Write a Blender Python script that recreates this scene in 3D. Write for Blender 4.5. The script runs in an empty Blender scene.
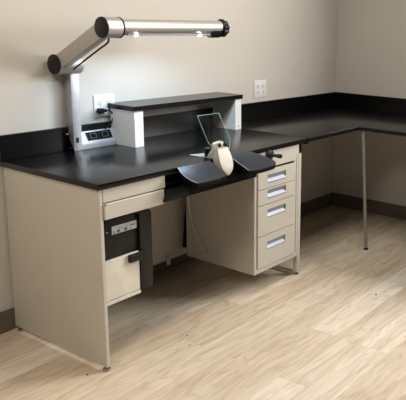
import bpy, bmesh, math, random
from mathutils import Vector, Matrix
random.seed(4)
PI = math.pi
C = bpy.context.scene.collection
H = 0.84          # worktop height
D = 0.711         # worktop depth
T = 0.025         # worktop thickness
W = 2.829         # face of the right wall
HB = 0.119        # backsplash height

# ------------------------------------------------------------------ materials
def lin(c):
    return tuple((v/255/12.92 if v/255 <= .04045 else ((v/255+.055)/1.055)**2.4) for v in c) + (1,)

def mat(name, col, rough=.5, metal=0, col2=None, scale=40, stretch=(1, 1, 1), bump=0, bscale=None, spec=.5, **kw):
    m = bpy.data.materials.new(name); m.use_nodes = True
    nt = m.node_tree; b = nt.nodes['Principled BSDF']
    b.inputs['Roughness'].default_value = rough
    b.inputs['Metallic'].default_value = metal
    b.inputs['Specular IOR Level'].default_value = spec
    tc = nt.nodes.new('ShaderNodeTexCoord'); mp = nt.nodes.new('ShaderNodeMapping')
    mp.inputs['Scale'].default_value = stretch
    nt.links.new(tc.outputs['Object'], mp.inputs['Vector'])
    n = nt.nodes.new('ShaderNodeTexNoise'); n.inputs['Scale'].default_value = scale; n.inputs['Detail'].default_value = 4
    nt.links.new(mp.outputs['Vector'], n.inputs['Vector'])
    r = nt.nodes.new('ShaderNodeValToRGB')
    c2 = col2 or tuple(max(0, v*.93) for v in col)
    r.color_ramp.elements[0].position = .35; r.color_ramp.elements[0].color = lin(c2)
    r.color_ramp.elements[1].position = .65; r.color_ramp.elements[1].color = lin(col)
    nt.links.new(n.outputs['Fac'], r.inputs['Fac']); nt.links.new(r.outputs['Color'], b.inputs['Base Color'])
    if bump:
        n2 = nt.nodes.new('ShaderNodeTexNoise'); n2.inputs['Scale'].default_value = bscale or 300
        nt.links.new(mp.outputs['Vector'], n2.inputs['Vector'])
        bp = nt.nodes.new('ShaderNodeBump'); bp.inputs['Strength'].default_value = bump; bp.inputs['Distance'].default_value = .001
        nt.links.new(n2.outputs['Fac'], bp.inputs['Height']); nt.links.new(bp.outputs['Normal'], b.inputs['Normal'])
    for k, v in kw.items(): b.inputs[k].default_value = v
    return m

M = {}
M['wall'] = mat('painted_wall', (206, 200, 191), .75, col2=(203, 197, 188), scale=3, bump=.15, bscale=220)
M['beige'] = mat('beige_laminate', (199, 193, 183), .42, col2=(197, 191, 181), scale=8)
M['panel'] = mat('beige_side_laminate', (201, 195, 182), .45, col2=(198, 192, 179), scale=6)
M['black'] = mat('black_laminate', (11, 11, 12), .24, col2=(9, 9, 10), scale=60, bump=.03, bscale=500, spec=.38)
M['blackmat'] = mat('black_plastic', (9, 9, 9), .42, scale=30, spec=.35)
M['recess'] = mat('black_painted_steel', (8, 8, 8), .65, scale=30, spec=.12)
M['pad'] = mat('slate_composite', (44, 48, 53), .38, col2=(33, 37, 42), scale=14, stretch=(.6, 5, 5), bump=.2, bscale=90)
M['alu'] = mat('brushed_aluminium', (190, 185, 178), .42, .55, col2=(185, 180, 173), scale=30, stretch=(30, 1, 1))
M['aluv'] = mat('satin_aluminium_post', (186, 188, 192), .42, .55, scale=30)
M['pull'] = mat('silver_pull', (150, 157, 168), .4, .2, col2=(145, 152, 163), scale=20)
M['chrome'] = mat('polished_metal', (190, 188, 184), .22, 1, scale=20)
M['steel'] = mat('grey_painted_steel', (150, 147, 140), .45, .2, scale=20)
M['dimrim'] = mat('dark_grey_rim', (92, 94, 98), .45)
M['white'] = mat('white_plastic', (232, 231, 228), .4, col2=(229, 228, 225), scale=6)
M['grey'] = mat('socket_grey', (150, 150, 150), .5, scale=20)
M['base'] = mat('dark_vinyl_baseboard', (104, 95, 84), .55, col2=(98, 89, 79), scale=12)
M['console'] = mat('silver_painted_steel', (196, 198, 202), .42, .2, scale=20)
M['cream'] = mat('cream_plastic', (196, 188, 172), .38, scale=12)
M['door'] = mat('off_white_panel', (226, 220, 206), .45, scale=12)
M['wire'] = mat('beige_cable', (236, 232, 220), .5, scale=12)
M['label'] = mat('white_label', (196, 198, 200), .5, scale=30)
M['ink'] = mat('label_ink', (50, 50, 52), .6, scale=30)

def glass_mat():
    m = bpy.data.materials.new('clear_glass'); m.use_nodes = True
    b = m.node_tree.nodes['Principled BSDF']
    b.inputs['Base Color'].default_value = (1, 1, 1, 1); b.inputs['Roughness'].default_value = .0
    b.inputs['Transmission Weight'].default_value = 1; b.inputs['IOR'].default_value = 1.04
    return m
M['glass'] = glass_mat()
M['edge'] = mat('polished_glass_edge', (205, 248, 236), .3, scale=10)

def emis(name, col, s):
    m = bpy.data.materials.new(name); m.use_nodes = True
    b = m.node_tree.nodes['Principled BSDF']
    b.inputs['Base Color'].default_value = (.9, .9, .9, 1)
    b.inputs['Emission Color'].default_value = col; b.inputs['Emission Strength'].default_value = s
    return m
M['led'] = emis('led_light', (.86, .92, 1, 1), 30)

def floor_mat():
    m = bpy.data.materials.new('pale_oak_planks'); m.use_nodes = True
    nt = m.node_tree; N = nt.nodes; L = nt.links; b = N['Principled BSDF']
    tc = N.new('ShaderNodeTexCoord')
    mp = N.new('ShaderNodeMapping'); L.new(tc.outputs['Object'], mp.inputs['Vector'])
    mp.inputs['Location'].default_value = (.17, .072, 0)
    br = N.new('ShaderNodeTexBrick')
    br.offset = .37; br.offset_frequency = 2; br.squash = 1
    br.inputs['Scale'].default_value = 1; br.inputs['Brick Width'].default_value = 1.22
    br.inputs['Row Height'].default_value = .15; br.inputs['Mortar Size'].default_value = .0008
    br.inputs['Mortar Smooth'].default_value = .3; br.inputs['Bias'].default_value = -.1
    br.inputs['Color1'].default_value = (0, 0, 0, 1); br.inputs['Color2'].default_value = (1, 1, 1, 1)
    br.inputs['Mortar'].default_value = (.3, .3, .3, 1)
    L.new(mp.outputs['Vector'], br.inputs['Vector'])
    # grain: shifted per plank
    sc = N.new('ShaderNodeVectorMath'); sc.operation = 'SCALE'; sc.inputs['Scale'].default_value = 9
    L.new(br.outputs['Color'], sc.inputs[0])
    ad = N.new('ShaderNodeVectorMath'); ad.operation = 'ADD'
    L.new(tc.outputs['Object'], ad.inputs[0]); L.new(sc.outputs['Vector'], ad.inputs[1])
    mg = N.new('ShaderNodeMapping'); mg.inputs['Scale'].default_value = (1.6, 17, 1)
    L.new(ad.outputs['Vector'], mg.inputs['Vector'])
    g = N.new('ShaderNodeTexNoise'); g.inputs['Scale'].default_value = 1.7; g.inputs['Detail'].default_value = 7
    g.inputs['Roughness'].default_value = .62; g.inputs['Distortion'].default_value = 1.04
    L.new(mg.outputs['Vector'], g.inputs['Vector'])
    mw = N.new('ShaderNodeMapping'); mw.inputs['Scale'].default_value = (2.2, 12, 1)
    L.new(ad.outputs['Vector'], mw.inputs['Vector'])
    w = N.new('ShaderNodeTexNoise'); w.inputs['Scale'].default_value = .8; w.inputs['Detail'].default_value = 3
    w.inputs['Distortion'].default_value = .6
    L.new(mw.outputs['Vector'], w.inputs['Vector'])
    mul = N.new('ShaderNodeMath'); mul.operation = 'MULTIPLY'; mul.inputs[1].default_value = 13
    fr = N.new('ShaderNodeMath'); fr.operation = 'PINGPONG'; fr.inputs[1].default_value = 1
    L.new(w.outputs['Fac'], mul.inputs[0]); L.new(mul.outputs[0], fr.inputs[0])
    base = N.new('ShaderNodeValToRGB')
    base.color_ramp.elements[0].color = lin((211, 195, 173)); base.color_ramp.elements[1].color = lin((233, 222, 205))
    L.new(br.outputs['Color'], base.inputs['Fac'])
    gr = N.new('ShaderNodeValToRGB')
    gr.color_ramp.elements[0].position = .28; gr.color_ramp.elements[0].color = (.73, .68, .62, 1)
    gr.color_ramp.elements[1].position = .60; gr.color_ramp.elements[1].color = (1, 1, 1, 1)
    L.new(g.outputs['Fac'], gr.inputs['Fac'])
    wr = N.new('ShaderNodeValToRGB')
    wr.color_ramp.elements[0].position = .0; wr.color_ramp.elements[0].color = (.84, .81, .78, 1)
    wr.color_ramp.elements[1].position = .45; wr.color_ramp.elements[1].color = (1, 1, 1, 1)
    L.new(fr.outputs[0], wr.inputs['Fac'])
    m1 = N.new('ShaderNodeMixRGB'); m1.blend_type = 'MULTIPLY'; m1.inputs['Fac'].default_value = .9
    L.new(base.outputs['Color'], m1.inputs['Color1']); L.new(gr.outputs['Color'], m1.inputs['Color2'])
    m2 = N.new('ShaderNodeMixRGB'); m2.blend_type = 'MULTIPLY'; m2.inputs['Fac'].default_value = .9
    L.new(m1.outputs['Color'], m2.inputs['Color1']); L.new(wr.outputs['Color'], m2.inputs['Color2'])
    # knots
    mk = N.new('ShaderNodeMapping'); mk.inputs['Scale'].default_value = (1, 1.8, 1)
    L.new(ad.outputs['Vector'], mk.inputs['Vector'])
    vo = N.new('ShaderNodeTexVoronoi'); vo.inputs['Scale'].default_value = 3.3
    L.new(mk.outputs['Vector'], vo.inputs['Vector'])
    kr = N.new('ShaderNodeValToRGB')
    kr.color_ramp.elements[0].position = .015; kr.color_ramp.elements[0].color = (.55, .48, .42, 1)
    kr.color_ramp.elements[1].position = .06; kr.color_ramp.elements[1].color = (1, 1, 1, 1)
    L.new(vo.outputs['Distance'], kr.inputs['Fac'])
    m3 = N.new('ShaderNodeMixRGB'); m3.blend_type = 'MULTIPLY'; m3.inputs['Fac'].default_value = .8
    L.new(m2.outputs['Color'], m3.inputs['Color1']); L.new(kr.outputs['Color'], m3.inputs['Color2'])
    # seams
    m4 = N.new('ShaderNodeMixRGB'); m4.inputs['Color2'].default_value = lin((140, 122, 100))
    sm = N.new('ShaderNodeMath'); sm.operation = 'MULTIPLY'; sm.inputs[1].default_value = .35
    L.new(br.outputs['Fac'], sm.inputs[0]); L.new(sm.outputs[0], m4.inputs['Fac'])
    L.new(m3.outputs['Color'], m4.inputs['Color1'])
    L.new(m4.outputs['Color'], b.inputs['Base Color'])
    b.inputs['Roughness'].default_value = .5
    b.inputs['Specular IOR Level'].default_value = .35
    bp = N.new('ShaderNodeBump'); bp.inputs['Strength'].default_value = .065; bp.inputs['Distance'].default_value = .002
    L.new(g.outputs['Fac'], bp.inputs['Height']); L.new(bp.outputs['Normal'], b.inputs['Normal'])
    return m
M['floor'] = floor_mat()

# ------------------------------------------------------------------ mesh helpers
def new(): return bmesh.new()

def bx(bm, x0, x1, y0, y1, z0, z1, bev=.0015, seg=1):
    r = bmesh.ops.create_cube(bm, size=1)
    for v in r['verts']:
        v.co = Vector(((x0+x1)/2 + v.co.x*(x1-x0), (y0+y1)/2 + v.co.y*(y1-y0), (z0+z1)/2 + v.co.z*(z1-z0)))
    if bev:
        es = list({e for v in r['verts'] for e in v.link_edges})
        bmesh.ops.bevel(bm, geom=es, offset=bev, segments=seg, affect='EDGES', profile=.6)
    return bm

def box(x0, x1, y0, y1, z0, z1, bev=.0015, seg=1): return bx(new(), x0, x1, y0, y1, z0, z1, bev, seg)

def prism(bm, pts, vec, bev=0):
    """extrude the polygon pts (3-D points) by vec"""
    a = [bm.verts.new(Vector(p)) for p in pts]; b = [bm.verts.new(Vector(p)+Vector(vec)) for p in pts]
    n = len(pts); fs = [bm.faces.new(a), bm.faces.new(list(reversed(b)))]
    for i in range(n): fs.append(bm.faces.new((a[i], b[i], b[(i+1) % n], a[(i+1) % n])))
    bmesh.ops.recalc_face_normals(bm, faces=fs)
    if bev:
        es = list({e for v in a+b for e in v.link_edges})
        bmesh.ops.bevel(bm, geom=es, offset=bev, segments=2, affect='EDGES', profile=.6)
    return bm

def lathe(bm, p, axis, prof, seg=32):
    """prof: list of (distance along axis, radius)"""
    ax = Vector(axis).normalized(); u = ax.orthogonal().normalized(); v = ax.cross(u); rings = []
    p = Vector(p)
    for d, r in prof:
        rings.append([bm.verts.new(p+ax*d+(u*math.cos(2*PI*k/seg)+v*math.sin(2*PI*k/seg))*r) for k in range(seg)])
    fs = []
    for a, b in zip(rings, rings[1:]):
        for k in range(seg): fs.append(bm.faces.new((a[k], a[(k+1) % seg], b[(k+1) % seg], b[k])))
    fs.append(bm.faces.new(list(reversed(rings[0])))); fs.append(bm.faces.new(rings[-1]))
    bmesh.ops.recalc_face_normals(bm, faces=fs)
    return bm

def cyl(bm, p, axis, L, r, seg=32, bev=.001):
    return lathe(bm, p, axis, [(0, r-bev), (bev, r), (L-bev, r), (L, r-bev)], seg)

def smooth_path(pts, n=6):
    P = [Vector(p) for p in pts]; out = []
    Q = [P[0]*2-P[1]] + P + [P[-1]*2-P[-2]]
    for i in range(1, len(Q)-2):
        for k in range(n):
            t = k/n; a, b, c, d = Q[i-1], Q[i], Q[i+1], Q[i+2]
            out.append(.5*((2*b)+(c-a)*t+(2*a-5*b+4*c-d)*t*t+(3*b-a-3*c+d)*t**3))
    out.append(P[-1]); return out

def tube(bm, pts, r, seg=10, n=6):
    P = smooth_path(pts, n) if n else [Vector(p) for p in pts]
    rings = []; u = None
    for i, p in enumerate(P):
        t = (P[min(i+1, len(P)-1)]-P[max(i-1, 0)]).normalized()
        u = t.orthogonal().normalized() if u is None else (u-t*u.dot(t)).normalized()
        v = t.cross(u); rr = r(i/(len(P)-1)) if callable(r) else r
        rings.append([bm.verts.new(p+(u*math.cos(2*PI*k/seg)+v*math.sin(2*PI*k/seg))*rr) for k in range(seg)])
    fs = []
    for a, b in zip(rings, rings[1:]):
        for k in range(seg): fs.append(bm.faces.new((a[k], a[(k+1) % seg], b[(k+1) % seg], b[k])))
    fs.append(bm.faces.new(list(reversed(rings[0])))); fs.append(bm.faces.new(rings[-1]))
    bmesh.ops.recalc_face_normals(bm, faces=fs)
    return bm

ORG = {}
def obj(name, bm, m, parent=None, label=None, smooth=True):
    me = bpy.data.meshes.new(name)
    xs = [v.co for v in bm.verts]
    lo = Vector([min(c[i] for c in xs) for i in range(3)]); hi = Vector([max(c[i] for c in xs) for i in range(3)])
    o0 = Vector(((lo.x+hi.x)/2, (lo.y+hi.y)/2, lo.z))
    for v in bm.verts: v.co -= o0
    bm.to_mesh(me); bm.free()
    me.materials.append(m)
    if smooth:
        for p in me.polygons: p.use_smooth = True
        me.set_sharp_from_angle(angle=math.radians(32))
    o = bpy.data.objects.new(name, me); C.objects.link(o)
    if parent: o.parent = parent; o.location = o0-ORG[parent.name]
    else: o.location = o0
    ORG[o.name] = o0
    if label: o['label'] = label
    return o

def thing(name, label, cat, loc, group=None):
    o = bpy.data.objects.new(name, None); C.objects.link(o); o.location = loc; o.empty_display_size = .05
    o['label'] = label; o['category'] = cat
    if group: o['group'] = group
    ORG[o.name] = Vector(loc); return o

def tag(o, label, cat, group=None):
    o['label'] = label; o['category'] = cat
    if group: o['group'] = group
    return o

def struct(name, bm, m, parent=None, label=None):
    o = obj(name, bm, m, parent, label)
    if not parent: o['kind'] = 'structure'
    return o

# ------------------------------------------------------------------ room shell
XL, YF, ZC = -3.2, -4.6, 2.7
struct('floor', box(XL, W, YF, 0, -.05, 0, 0), M['floor'], label='pale oak plank floor')
struct('wall_back', box(XL, W, 0, .12, -.05, ZC, 0), M['wall'], label='warm beige painted wall behind the bench')
# right wall, with a window nearer the viewer
bm = new()
WY0, WY1, WZ0, WZ1 = -3.5, -1.75, 1.45, 2.5
bx(bm, W, W+.14, WY1, .12, -.05, ZC, 0); bx(bm, W, W+.14, YF, WY0, -.05, ZC, 0)
bx(bm, W, W+.14, WY0, WY1, -.05, WZ0, 0); bx(bm, W, W+.14, WY0, WY1, WZ1, ZC, 0)
struct('wall_right', bm, M['wall'], label='beige painted wall right of the corner worktop')
bm = new()
for y in (WY0+.02, (WY0+WY1)/2, WY1-.02): bx(bm, W+.03, W+.08, y-.02, y+.02, WZ0, WZ1)
for z in (WZ0+.02, WZ1-.02): bx(bm, W+.03, W+.08, WY0, WY1, z-.02, z+.02)
struct('window_1', bm, M['white'])
struct('baseboard_back', box(XL, W, -.012, 0, 0, .108, .002), M['base'], label='dark brown baseboard')
struct('baseboard_right', box(W-.012, W, YF, -.012, 0, .108, .002), M['base'], label='dark brown baseboard')

# ------------------------------------------------------------------ main workbench
wb = thing('workbench', 'long beige laboratory bench with a black worktop and kneehole, against the wall', 'workbench', (.7, -.36, 0))
SX = 1.463                                                # worktop seam
obj('worktop', box(0, SX, -D, 0, H-T, H, .002, 2), M['black'], wb, 'black laminate top')
obj('backsplash', box(0, SX, -.02, 0, H, H+HB, .0015), M['black'], wb, 'black upstand along the wall')
ep = obj('end_panel', box(.010, .027, -.700, -.014, .018, H-T), M['panel'], wb, 'plain beige side panel')
for y in (-.685, -.05):
    bm = new(); lathe(bm, (.0185, y, 0), (0, 0, 1), [(0, .014), (.004, .017), (.010, .016), (.012, .006), (.020, .006)], 20)
    obj('leveling_foot', bm, M['chrome'], ep)
obj('apron', box(.027, .362, -.702, -.684, .755, H-T), M['beige'], wb)
obj('apron', box(.984, 1.41, -.702, -.684, .757, H-T), M['beige'], wb)
# drawer under the left side of the top
dr = obj('drawer', bx(box(.029, .350, -.708, -.690, .682, .750, .002), .05, .34, -.690, -.25, .69, .745, .001), M['beige'], wb)
bm = new(); tube(bm, [(.0305, -.7095, .744), (.0305, -.7095, .7485), (.036, -.7095, .7485)], .0022, 8, 0)
obj('corner_guide', bm, M['recess'], dr)
obj('modesty_panel', box(.027, 1.06, -.105, -.088, .105, H-T), M['panel'], wb, 'beige panel closing the back of the kneehole')
bm = new(); bx(bm, .890, .916, -.118, -.105, .076, .135, .002); bx(bm, .896, .910, -.124, -.118, .10, .125, .002)
obj('cable_clip', bm, M['beige'], wb)
bm = new()
tube(bm, [(1.06, -.15, .80), (1.045, -.15, .5), (1.024, -.15, .33), (1.008, -.15, .17)], lambda t: .018, 14)
obj('vacuum_hose', bm, M['recess'], wb, 'black hose at the back of the kneehole')
# leg frame at the right end
lf = obj('leg_frame', bx(bx(bx(box(1.382, 1.410, -.702, -.674, .02, H-T), 1.382, 1.410, -.10, -.072, .02, H-T),
                            1.386, 1.406, -.674, -.10, .010, .026), 1.386, 1.406, -.674, -.10, .74, H-T), M['beige'], wb)
for y in (-.688, -.086):
    bm = new(); lathe(bm, (1.396, y, 0), (0, 0, 1), [(0, .013), (.004, .015), (.008, .014), (.009, .006), (.022, .006)], 20)
    obj('leveling_foot', bm, M['chrome'], lf)

# ------------------------------------------------------------------ drawer pedestal
pd = thing('drawer_pedestal', 'beige four drawer pedestal hanging under the bench with silver recessed pulls', 'drawer cabinet', (1.18, -.4, .128))
PX0, PX1, PY = .982, 1.378, -.690
bm = new()
bx(bm, PX0, PX0+.016, PY-.014, -.184, .128, .7564)                       # sides
bx(bm, PX1-.016, PX1, PY-.014, -.184, .128, .7564)
bx(bm, PX0+.016, PX1-.016, PY-.0, -.184, .128, .140)
bx(bm, PX0+.016, PX1-.016, -.184, -.17, .14, .7564)
bx(bm, PX0+.016, PX1-.016, PY-.012, -.184, .722, .7564)
bx(bm, PX0+.016, PX1-.016, PY-.014, PY+.002, .129, .1545, .0005)
bx(bm, PX0+.016, PX0+.026, PY-.010, PY+.004, .14, .722, .0005); bx(bm, PX1-.036, PX1-.016, PY-.010, PY+.004, .14, .722, .0005)
obj('case', bm, M['beige'], pd)
obj('gap_shade', box(PX0+.018, PX1-.018, PY-.004, PY+.003, .142, .751, 0), M['recess'], pd, 'black sheet standing in for shade between the drawers')  # black sheet behind the fronts paints the shade in the drawer gaps
def front(z0, z1, py, pull=True):
    x0, x1 = PX0+.028, PX1-.037
    d = None
    if pull:
        # front plate with a real opening for the pull
        a0, a1 = 1.090, 1.256; h = .046; b0 = py-h/2; b1 = py+h/2
        bm = new(); yf, yb = PY-.018, PY-.005
        bx(bm, x0, a0, yf, yb, z0, z1, 0); bx(bm, a1, x1, yf, yb, z0, z1, 0)
        bx(bm, a0, a1, yf, yb, z0, b0, 0); bx(bm, a0, a1, yf, yb, b1, z1, 0)
        d = obj('drawer', bm, M['beige'], pd)
        bm = new()
        prism(bm, [(a0+.001, yf-.001, b0-.001), (a0+.001, yf-.001, b0+.005), (a0+.001, yb-.002, (b0+b1)/2-.002), (a0+.001, yb-.003, (b0+b1)/2+.004), (a0+.001, yf+.003, b1-.001), (a0+.001, yb-.0005, b1-.001), (a0+.001, yb-.0005, b0+.001)], (a1-a0-.002, 0, 0))
        obj('pull', bm, M['pull'], d, 'silver recessed pull')
    return d
for z0, z1, pz in ((.609, .710, .660), (.519, .605, .573), (.343, .515, .462), (.157, .339, .275)):
    front(z0, z1, pz)

# ------------------------------------------------------------------ corner worktop
cw = thing('corner_worktop', 'black L-shaped corner worktop running along the right wall on a slim steel leg', 'worktop', (2.3, -.4, 0))
XR = 2.042
g = .0012
pts = [(SX+g, -D, H-T), (XR, -D, H-T), (XR, -2.4, H-T), (W-.001, -2.4, H-T), (W-.001, -.001, H-T), (SX+g, -.001, H-T)]
obj('worktop', prism(new(), pts, (0, 0, T), .002), M['black'], cw, 'black L-shaped top')
bm = new(); bx(bm, SX+g, W-.001, -.02, -.001, H, H+HB, .0015); bx(bm, W-.02, W-.001, -2.4, -.02, H, H+HB, .0015)
obj('backsplash', bm, M['black'], cw)
lg = obj('leg', tube(new(), [(2.047, -.742, H-T), (2.042, -.800, .012)], .0115, 16, 0), M['steel'], cw, 'slim steel leg')
bm = new(); lathe(bm, (2.042, -.801, 0), (0, 0, 1), [(0, .014), (.006, .016), (.012, .012), (.014, .008)], 20)
obj('leg_cap', bm, M['recess'], lg)
obj('leg_flange', lathe(new(), (2.047, -.742, H-T-.006), (0, 0, 1), [(0, .02), (.003, .024), (.006, .024)], 24), M['chrome'], lg)
obj('leg', tube(new(), [(2.08, -2.34, H-T), (2.08, -2.34, .0)], .0115, 16, 0), M['chrome'], cw)
obj('leg', tube(new(), [(2.78, -2.34, H-T), (2.78, -2.34, .0)], .0115, 16, 0), M['chrome'], cw)
# joining screw under the seam
bm = new(); cyl(bm, (SX-.012, -D+.001, H-.010), (0, -1, 0), .004, .0055, 12)
obj('seam_bracket', bx(bm, SX-.015, SX+.02, -.70, -.68, H-T-.012, H-T, .001), M['recess'], cw)

# ------------------------------------------------------------------ dust collector
dc = thing('dust_collector', 'black and white dust extraction box under the left of the bench', 'dust collector', (.18, -.45, .28))
X0, X1 = .034, .306
obj('housing', bx(box(X0, .238, -.655, -.27, .484, .660, .004, 2), X0+.004, .236, -.64, -.27, .285, .484, .002), M['blackmat'], dc, 'black upper housing')
# column with a rounded top right corner
pr = [(.238, 0, .293)] + [(X1-.004, 0, .293)] + [(X1, 0, .31), (X1, 0, .60)]
for k in range(1, 7):
    a = k/6*PI/2; pr.append((X1-.03+.03*math.cos(a), 0, .640+.03*math.sin(a)))
pr += [(.225, 0, .670), (.225, 0, .660), (.238, 0, .655)]
bm = new(); prism(bm, [(x, -.668, z) for x, _, z in pr], (0, .40, 0), .002)
obj('side_column', bm, M['blackmat'], dc, 'black column with rounded top')
dd = obj('door', bx(box(X0, .2365, -.662, -.641, .298, .481, .002), X0, .2365, -.664, -.45, .279, .295, .001), M['door'], dc, 'off-white door panel')
bm = new(); bx(bm, .172, .238, -.680, -.6625, .444, .478, .0012); bx(bm, .226, .262, -.676, -.668, .442, .482, .0012)
obj('latch', bm, M['blackmat'], dd, 'black latch handle')
lb = obj('label_plate', box(.098, .232, -.6575, -.654, .590, .626, .0005), M['label'], dc, 'white label with small symbols')
bm = new()
def mark(x0, x1, z0, z1): bx(bm, x0, x1, -.6585, -.6574, z0, z1, 0)
for x in (.124, .163):
    for dx, dz, w, h in ((0, 0, .003, .012), (.006, -.002, .003, .009), (.012, .001, .003, .011), (.003, .004, .010, .002), (.003, -.005, .008, .002)):
        mark(x+dx, x+dx+w, .601+dz-h/2, .601+dz+h/2)
mark(.196, .220, .609, .6125); mark(.104, .112, .600, .603); mark(.13, .155, .6135, .615); mark(.17, .185, .6135, .615)
mark(.104, .111, .594, .596); mark(.192, .20, .597, .599)
obj('printed_marks', bm, M['ink'], lb)
bm = new(); cyl(bm, (.073, -.654, .606), (0, -1, 0), .004, .004, 12)
obj('indicator', bm, M['grey'], dc)

# ------------------------------------------------------------------ armrest tray
at = thing('armrest_tray', 'black pull-out tray with two slate armrest wings in front of the kneehole', 'armrest', (.72, -.72, .69))
def wp(x, y): return (x, y, .838+.43*(y+.715))
def curve(ps, n=5):
    return ps
Lw = [(.430, -.7125), (.414, -.750), (.410, -.775), (.412, -.798), (.419, -.820), (.430, -.838), (.480, -.842), (.520, -.843), (.561, -.842), (.600, -.838), (.627, -.832), (.634, -.750), (.636, -.7125)]
Rw = [(.795, -.7125), (.776, -.737), (.776, -.790), (.777, -.843), (.820, -.850), (.866, -.852), (.920, -.851), (.960, -.849), (.975, -.8465), (.997, -.8375), (1.005, -.828), (1.004, -.810), (.989, -.776), (.962, -.740), (.940, -.7125)]
def wing(ps, lab):
    bm = new(); prism(bm, [wp(*p) for p in ps], (0, .0, -.004), .001)
    w_ = obj('armrest', bm, M['pad'], at, lab)
    cx_ = sum(p[0] for p in ps)/len(ps); cy_ = sum(p[1] for p in ps)/len(ps)
    q = [(cx_+(x-cx_)*.985, min(cy_+(y-cy_)*.98, -.7125)) for x, y in ps]
    bm = new(); prism(bm, [Vector(wp(*p))-Vector((0, 0, .0042)) for p in q], (0, 0, -.019), .001)
    obj('armrest_base', bm, M['recess'], w_, 'black underside')
    return w_
wing(Lw, 'left slate armrest wing'); wing(Rw, 'right slate armrest wing')
obj('armrest_trim', tube(new(), [Vector(wp(.7755, y))+Vector((-.0005, 0, .0005)) for y in (-.739, -.79, -.842)], .0012, 8, 0), M['console'], at, 'pale metal edge strip')
obj('armrest_trim', tube(new(), [Vector(wp(x, y))+Vector((-.0005, -.0005, .0002)) for x, y in [(p[0]-.0005, p[1]) for p in Lw[:6]]], .0012, 8, 0), M['console'], at, 'pale metal edge strip')
bm = new()
prof = [(-.722, .694), (-.722, .740), (-.760, .742), (-.760, .752), (-.725, .772), (-.7125, .790), (-.65, .812), (-.65, .694)]
prism(bm, [(.470, y, z) for y, z in prof], (.510, 0, 0), .0015)
obj('housing', bm, M['recess'], at, 'black tray housing')
bm = new(); prism(bm, [(.337, -.724, .694), (.361, -.724, .748), (.453, -.724, .752), (.484, -.724, .716), (.484, -.724, .692)], (0, .014, 0), .0015)
obj('bracket', bm, M['blackmat'], at)
obj('recess_shade_panel', bx(box(.362, .980, -.655, -.64, .70, H-T-.002), .37, .98, -.70, -.655, .766, .772, .001), M['recess'], at)  # black panel stands in for shade in the recess, thin ledge in front
bm = new(); prism(bm, [(.632, -.7125, .790), (.632, -.728, .772), (.632, -.762, .752), (.632, -.764, .735), (.632, -.722, .715)], (.142, 0, 0), .002)
obj('nozzle_mount', bm, M['recess'], at)

# ------------------------------------------------------------------ suction hood with glass screen
hd = thing('suction_hood', 'cream dust suction hood with clear glass shield at the worktop edge', 'suction hood', (.705, -.74, .78))
bm = new()
# z, left x, right x, back y, front y
st = [(.761, .712, .718, -.768, -.772), (.769, .702, .731, -.754, -.774), (.783, .689, .744, -.734, -.773), (.800, .677, .754, -.7125, -.769),
      (.820, .672, .760, -.7125, -.762), (.842, .671, .761, -.7125, -.755), (.865, .673, .757, -.7125, -.747), (.885, .677, .752, -.7125, -.739), (.891, .677, .755, -.7125, -.735)]
rings = []
for z, xa, xb, yb, yf in st:
    ring = [(xa, yb), (xa, (yb+yf*2)/3), (xa+.0005, yf)]
    for k in (1, 2, 3, 4): t = k/5; ring.append((xa+.0005+(xb-xa-.001)*t, yf-.002*4*t*(1-t)))
    ring += [(xb-.0005, yf), (xb, (yb+yf*2)/3), (xb, yb)]
    rings.append([bm.verts.new((x-.010, y, z)) for x, y in ring])
fs = []; n = len(rings[0])
for a, b in zip(rings, rings[1:]):
    for k in range(n): fs.append(bm.faces.new((a[k], a[(k+1) % n], b[(k+1) % n], b[k])))
fs.append(bm.faces.new(rings[0])); fs.append(bm.faces.new(list(reversed(rings[-1]))))
bmesh.ops.recalc_face_normals(bm, faces=fs)
prism(bm, [(.662, -.7135, .8415), (.662, -.670, .8415), (.662, -.672, .852), (.662, -.700, .888), (.662, -.7135, .891)], (.082, 0, 0), .002)
obj('hood_body', bm, M['cream'], hd, 'cream curved hood')
# glass screen
gp = lambda x, z: (x, -.72+.33*(z-.9), z)
gpts = [gp(.604, 1.056), gp(.751, 1.056), gp(.787, .925), gp(.763, .880), gp(.681, .880), gp(.632, .925)]
nv = Vector((0, 1, -.33)).normalized()*.003
gl = obj('glass_shield', prism(new(), gpts, nv), M['glass'], hd, 'clear glass shield with green edges', smooth=False)
e = [Vector(p)+nv*.5 for p in gpts]
obj('glass_edge', tube(new(), e+[e[0]], .0010, 6, 0), M['edge'], gl)
bm = new()
hp = [(.672, .886), (.674, .912), (.680, .917), (.725, .922), (.733, .919), (.735, .908), (.728, .900), (.742, .896), (.747, .886)]
prism(bm, [(x, -.7135, z) for x, z in hp], (0, .022, 0), .002)
obj('shield_bracket', bm, M['cream'], hd)
for x in (.704, .745):
    bm = new(); lathe(bm, (x, -.7125, .905), Vector((0, -1, .1)), [(0, .008), (.002, .0095), (.008, .0095), (.010, .006)], 12)
    obj('clamp_screw', bm, M['blackmat'], hd, 'black clamp screw')
bm = new(); lathe(bm, (.686, -.655, H), (0, 0, 1), [(0, .017), (.003, .018), (.036, .0175), (.040, .019), (.046, .0185), (.048, .015)], 28)
obj('hose_coupling', bm, M['blackmat'], hd, 'black cylindrical coupling')
obj('mounting_plate', prism(new(), [(.655, -.558, H), (.664, -.554, H), (.735, -.588, H), (.700, -.695, H), (.672, -.695, H)], (0, 0, .003)), M['grey'], hd, 'thin steel plate')

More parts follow.
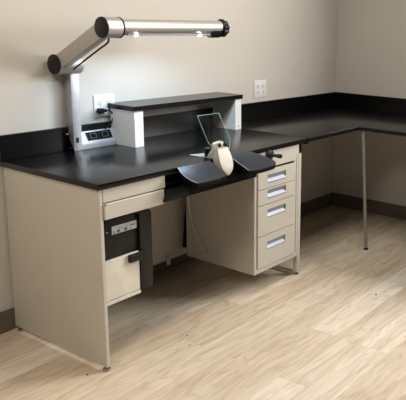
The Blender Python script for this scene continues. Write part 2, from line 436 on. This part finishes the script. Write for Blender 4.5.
# ------------------------------------------------------------------ gas valve
gv = thing('gas_valve', 'black valve on the bench front above the drawer pedestal', 'valve', (1.107, -.703, .80))
obj('flange', lathe(new(), (1.107, -.702, .793), (0, -1, 0), [(0, .029), (.006, .031), (.012, .028), (.016, .015), (.02, .012)], 28), M['blackmat'], gv)
obj('stem', lathe(new(), (1.107, -.722, .793), (.12, -1, 0), [(0, .011), (.004, .009), (.035, .009), (.037, .012), (.044, .012)], 20), M['blackmat'], gv)
obj('nozzle', lathe(new(), (1.112, -.764, .793), (.12, -1, 0), [(0, .010), (.003, .0118), (.016, .0118), (.019, .009)], 20), M['blackmat'], gv)

# ------------------------------------------------------------------ riser shelf
rs = thing('riser_shelf', 'low raised shelf with black top and white ends standing on the worktop', 'shelf', (1.03, -.12, H))
obj('shelf_top', box(.603, 1.446, -.218, -.002, 1.032, 1.057, .0015), M['black'], rs, 'black laminate top')
obj('shelf_side', box(.609, .666, -.212, -.022, H, 1.032, .001), M['white'], rs)
obj('shelf_side', box(1.382, 1.436, -.212, -.022, H, 1.032, .001), M['white'], rs)
obj('shelf_screw', lathe(new(), (1.411, -.212, .862), (0, -1, 0), [(0, .004), (.001, .004), (.0015, .003)], 12), M['ink'], rs)

# ------------------------------------------------------------------ bench lamp
lp = thing('bench_lamp', 'large silver jointed bench lamp with a long lit tube over the worktop', 'lamp', (.45, -.05, H))
# post: side profile is cut back at its foot
bm = new(); prism(bm, [(.352, -.064, H), (.352, -.0225, .910), (.352, -.0225, .9605), (.352, -.010, .9655), (.352, -.010, 1.262), (.352, -.064, 1.262)], (.046, 0, 0), .0015)
po = obj('post', bm, M['aluv'], lp, 'silver rectangular post')
bm = new(); bx(bm, .364, .381, -.0655, -.063, .882, .908, .001)
obj('data_port', bm, M['blackmat'], po, 'small black port')
bm = new(); prism(bm, [(.3985, -.060, H), (.3985, -.060, .866), (.3985, -.0575, .872), (.3985, -.026, .926), (.3985, -.0215, .926), (.3985, -.0215, H)], (.2085, 0, 0), .002)
co = obj('console', bm, M['console'], lp, 'silver sloping socket console')
# sockets on the slope
sl0 = Vector((0, -.0575, .872)); sd = (Vector((0, -.026, .926))-sl0).normalized(); sn = Vector((0, -sd.z, sd.y))
def slope_box(bm, x0, x1, a, b, d0, d1, bev=.001):
    p = [Vector((x0, 0, 0))+sl0+sd*t+sn*d0 for t in (a, b)] + [Vector((x0, 0, 0))+sl0+sd*t+sn*d1 for t in (b, a)]
    return prism(bm, p, (x1-x0, 0, 0), bev)
fr = obj('socket_frame', slope_box(new(), .440, .592, .009, .055, -.001, .004), M['blackmat'], co, 'black socket frame')
for x in (.446, .518):
    sk = obj('socket', slope_box(new(), x, x+.066, .013, .051, .0035, .0055), M['recess'], fr)
    bm = new()
    slope_box(bm, x+.016, x+.050, .018, .020, .005, .0065, 0); slope_box(bm, x+.016, x+.050, .044, .046, .005, .0065, 0)
    slope_box(bm, x+.014, x+.017, .018, .046, .005, .0065, 0); slope_box(bm, x+.049, x+.052, .018, .046, .005, .0065, 0)
    obj('socket_rim', bm, M['dimrim'], sk)
EY, EZ = -.0565, 1.276
E2 = (-.421, 1.461)
def joint(y, z, x0, x1, r, cap):
    j = obj('elbow', cyl(new(), (x0+.006, y, z), (1, 0, 0), x1-x0-.006, r, 48, .002), M['alu'], lp, 'silver cylindrical elbow joint')
    obj('end_cap', lathe(new(), (x0, y, z), (1, 0, 0), [(0, r-.003), (.001, r-.001), (.006, r)], 48), M['blackmat'], j, 'black round end cap')
    return j
joint(EY, EZ, .268, .404, .049, 1)
j2 = joint(E2[0], E2[1], .268, .356, .0475, 1)
obj('ring', lathe(new(), (.356, E2[0], E2[1]), (1, 0, 0), [(0, .047), (.001, .0485), (.007, .0485), (.008, .044)], 48), M['blackmat'], j2, 'black ring')
# arm: a stadium bar between the elbows, in the y-z plane
a = Vector((0, EY, EZ)); b = Vector((0, E2[0], E2[1])); d = (b-a).normalized(); nn = Vector((0, -d.z, d.y))
if nn.z < 0: nn = -nn
hw = .036; pr = []
def at_(t, o): return a+d*t+nn*o
LL = (b-a).length
for t, o in ((.02, hw*.8), (.03, hw), (LL-.03, hw), (LL-.02, hw*.8), (LL-.02, -hw*.8), (LL-.03, -hw), (.03, -hw), (.02, -hw*.8)): pr.append(at_(t, o))
bm = new(); prism(bm, [Vector((.274, 0, 0))+p for p in pr], (.044, 0, 0), .006)
obj('arm', bm, M['alu'], lp, 'silver slanting arm')
TY, TZ, TR = E2[0], E2[1]+.003, .0345
TX1 = 1.018
tb = obj('light_tube', cyl(new(), (.362, TY, TZ+.001), (1, .0, .0086), TX1-.362, TR, 48, .001), M['alu'], lp, 'long silver light tube')
# knurled end knob
bm = new(); seg = 64; prof = [(0, .030), (.001, .042), (.006, .0455), (.032, .0455), (.042, .040), (.044, .020)]
rings = []
for dd_, r in prof:
    rings.append([bm.verts.new((TX1+dd_, TY+(r*(1+.06*math.sin(k/seg*2*PI*9)))*math.cos(k/seg*2*PI), TZ+.001+(r*(1+.06*math.sin(k/seg*2*PI*9)))*math.sin(k/seg*2*PI))) for k in range(seg)])
fs = []
for a_, b_ in zip(rings, rings[1:]):
    for k in range(seg): fs.append(bm.faces.new((a_[k], a_[(k+1) % seg], b_[(k+1) % seg], b_[k])))
fs.append(bm.faces.new(list(reversed(rings[0])))); fs.append(bm.faces.new(rings[-1]))
bmesh.ops.recalc_face_normals(bm, faces=fs)
obj('end_knob', bm, M['blackmat'], lp, 'black ribbed end knob')
bm = new()
pr = [(0, TY+.030*math.cos(t), TZ+.0+.050*math.sin(t)) for t in [PI+k*PI/10 for k in range(11)]]
prism(bm, [(.942, y, z) for _, y, z in pr], (.076, 0, 0), .002)
obj('knob_guard', bm, M['blackmat'], lp)
lens = obj('lens_strip', box(.40, .98, TY-.017, TY+.017, TZ-TR-.003, TZ-TR+.008, .002), M['grey'], tb, 'lens strip under the tube')
for x in (.452, .862):
    bm = new(); lathe(bm, (x, TY-.012, TZ-TR+.002), (0, 0, -1), [(0, .010), (.006, .009), (.009, .006), (.010, .003)], 20)
    obj('led_bulb', bm, M['led'], tb, 'glowing white LED')
# external cable of the arm
bm = new(); tube(bm, [(.354, -.082, 1.240), (.350, -.095, 1.252), (.349, -.20, 1.308), (.349, -.30, 1.360), (.349, -.352, 1.386), (.349, -.366, 1.400), (.349, -.368, 1.425)], .0045, 10)
obj('lamp_cable', bm, M['blackmat'], lp, 'black cable beneath the arm')
# power cord from console to the wall socket
bm = new(); tube(bm, [(0.524, -.020, 1.022), (0.529, -.034, 1.024), (0.554, -.036, 1.024), (0.587, -.036, 1.022), (0.608, -.036, 1.008), (0.614, -.036, .985), (0.602, -.034, .957), (0.577, -.028, .935), (0.564, -.0235, .918)], .0042, 10)
cd = obj('power_cord', bm, M['blackmat'], lp, 'black power cord')
bm = new(); bx(bm, .530, .560, -.040, -.0128, 1.008, 1.037, .004, 2); bx(bm, .560, .580, -.038, -.028, 1.015, 1.031, .003)
obj('plug', bm, M['blackmat'], cd, 'black plug')
bm = new(); bx(bm, .322, .352, -.045, -.024, .925, .930, .001)
obj('mounting_tab', bm, M['chrome'], lp)

# ------------------------------------------------------------------ wall outlets
def outlet(x0, x1, z0, z1, label):
    o = thing('wall_outlet', label, 'outlet', ((x0+x1)/2, -.006, z0), 'white double outlets on the back wall')
    pl = obj('faceplate', box(x0, x1, -.007, 0, z0, z1, .003, 2), M['white'], o)
    for cx in (x0+(x1-x0)*.28, x0+(x1-x0)*.72):
        for cz in ((z0+z1)/2+.020, (z0+z1)/2-.020):
            s = obj('socket', lathe(new(), (cx, -.007, cz), (0, -1, 0), [(0, .0165), (.0015, .016), (.002, .015)], 24), M['white'], o)
            bm = new(); bx(bm, cx-.008, cx-.0055, -.0098, -.0085, cz-.002, cz+.008, 0); bx(bm, cx+.0055, cx+.008, -.0098, -.0085, cz-.002, cz+.008, 0)
            cyl(bm, (cx, -.0085, cz-.008), (0, -1, 0), .0013, .0028, 10, .0002)
            obj('slots', bm, M['ink'], s)
        bm = new(); cyl(bm, (cx, -.0065, (z0+z1)/2), (0, -1, 0), .0015, .0028, 10, .0003)
        obj('screw', bm, M['grey'], o)
    return o
outlet(1.806, 1.934, .988, 1.107, 'white wall outlet right of the riser shelf, nothing plugged in')
outlet(.522, .650, .985, 1.104, 'white wall outlet behind the lamp console with a black plug in it')

# ------------------------------------------------------------------ loose cable and crumbs
bm = new(); tube(bm, [(.974, -.205, .70), (.972, -.208, .60), (.974, -.212, .50), (.974, -.222, .41), (.974, -.258, .307), (.974, -.318, .225), (.974, -.345, .198)], .0045, 8)
ca = obj('cable', bm, M['wire']); tag(ca, 'thin beige cable hanging beside the drawer pedestal in the kneehole', 'cable')
bm = new(); lathe(bm, (.974, -.342, .200), (0, -.72, -.62), [(0, .0035), (.002, .005), (.016, .005), (.018, .003)], 12)
obj('connector', bm, M['console'], ca, 'small metal connector')
for (x, y, s, lab) in ((1.418, -1.237, .0055, 'small dark crumb on the sunlit floor at right'),
                       (-.055, -.651, .0035, 'tiny dark crumb on the floor left of the end panel'),
                       (.444, -.736, .0035, 'tiny dark crumb on the floor below the kneehole')):
    bm = new(); bmesh.ops.create_icosphere(bm, subdivisions=2, radius=s)
    for v in bm.verts: v.co = Vector((x+v.co.x*1.3, y+v.co.y, s*.55+v.co.z*.6)) + Vector([random.uniform(-.12, .12)*s for _ in range(3)])
    tag(obj('crumb', bm, M['ink']), lab, 'debris', 'dark crumbs on the floor')

# ------------------------------------------------------------------ light
def area(name, loc, target, sx, sy, power, col, spread=PI):
    l = bpy.data.lights.new(name, 'AREA'); l.shape = 'RECTANGLE'; l.size = sx; l.size_y = sy; l.energy = power; l.color = col; l.spread = spread
    o = bpy.data.objects.new(name, l); C.objects.link(o); o.location = loc
    o.rotation_euler = (Vector(target)-Vector(loc)).to_track_quat('-Z', 'Y').to_euler()
    return o
area('window_daylight', (W+.10, (WY0+WY1)/2, (WZ0+WZ1)/2), (0, (WY0+WY1)/2, 1.1), WY1-WY0, WZ1-WZ0, 135, (1, .98, .95))
area('unseen_overhead', (-1.5, -1.45, 2.65), (-1.5, -1.45, 0), 1.2, .6, 41, (1, .90, .78))
area('unseen_overhead', (1.0, -1.35, 2.65), (1.0, -1.35, 0), 1.2, .6, 30, (1, .93, .83))  # fill added to brighten the right walls, not a known fixture
area('lamp_tube_light', (.69, TY, TZ-TR-.006), (.69, TY, 0), .56, .03, 6.2, (.50, .74, 1), math.radians(155))
w = bpy.data.worlds.new('world'); bpy.context.scene.world = w; w.use_nodes = True
w.node_tree.nodes['Background'].inputs['Color'].default_value = (1, .95, .90, 1)
w.node_tree.nodes['Background'].inputs['Strength'].default_value = .065

# ------------------------------------------------------------------ camera
cam = bpy.data.cameras.new('camera'); co_ = bpy.data.objects.new('camera', cam); C.objects.link(co_)
co_.location = (-1.62758299, -2.90718409, 1.51430491)
co_.rotation_euler = (1.36580708, -.0308048982, -1.00304582)
cam.sensor_width = 36; cam.lens = 648.9739*36/406
cam.shift_x = (203-343.877)/406; cam.shift_y = (157.707-200)/406
cam.clip_start = .05
s = bpy.context.scene; s.camera = co_
s.view_settings.view_transform = 'Standard'; s.view_settings.look = 'None'; s.view_settings.gamma = 1
s.view_settings.exposure = 0
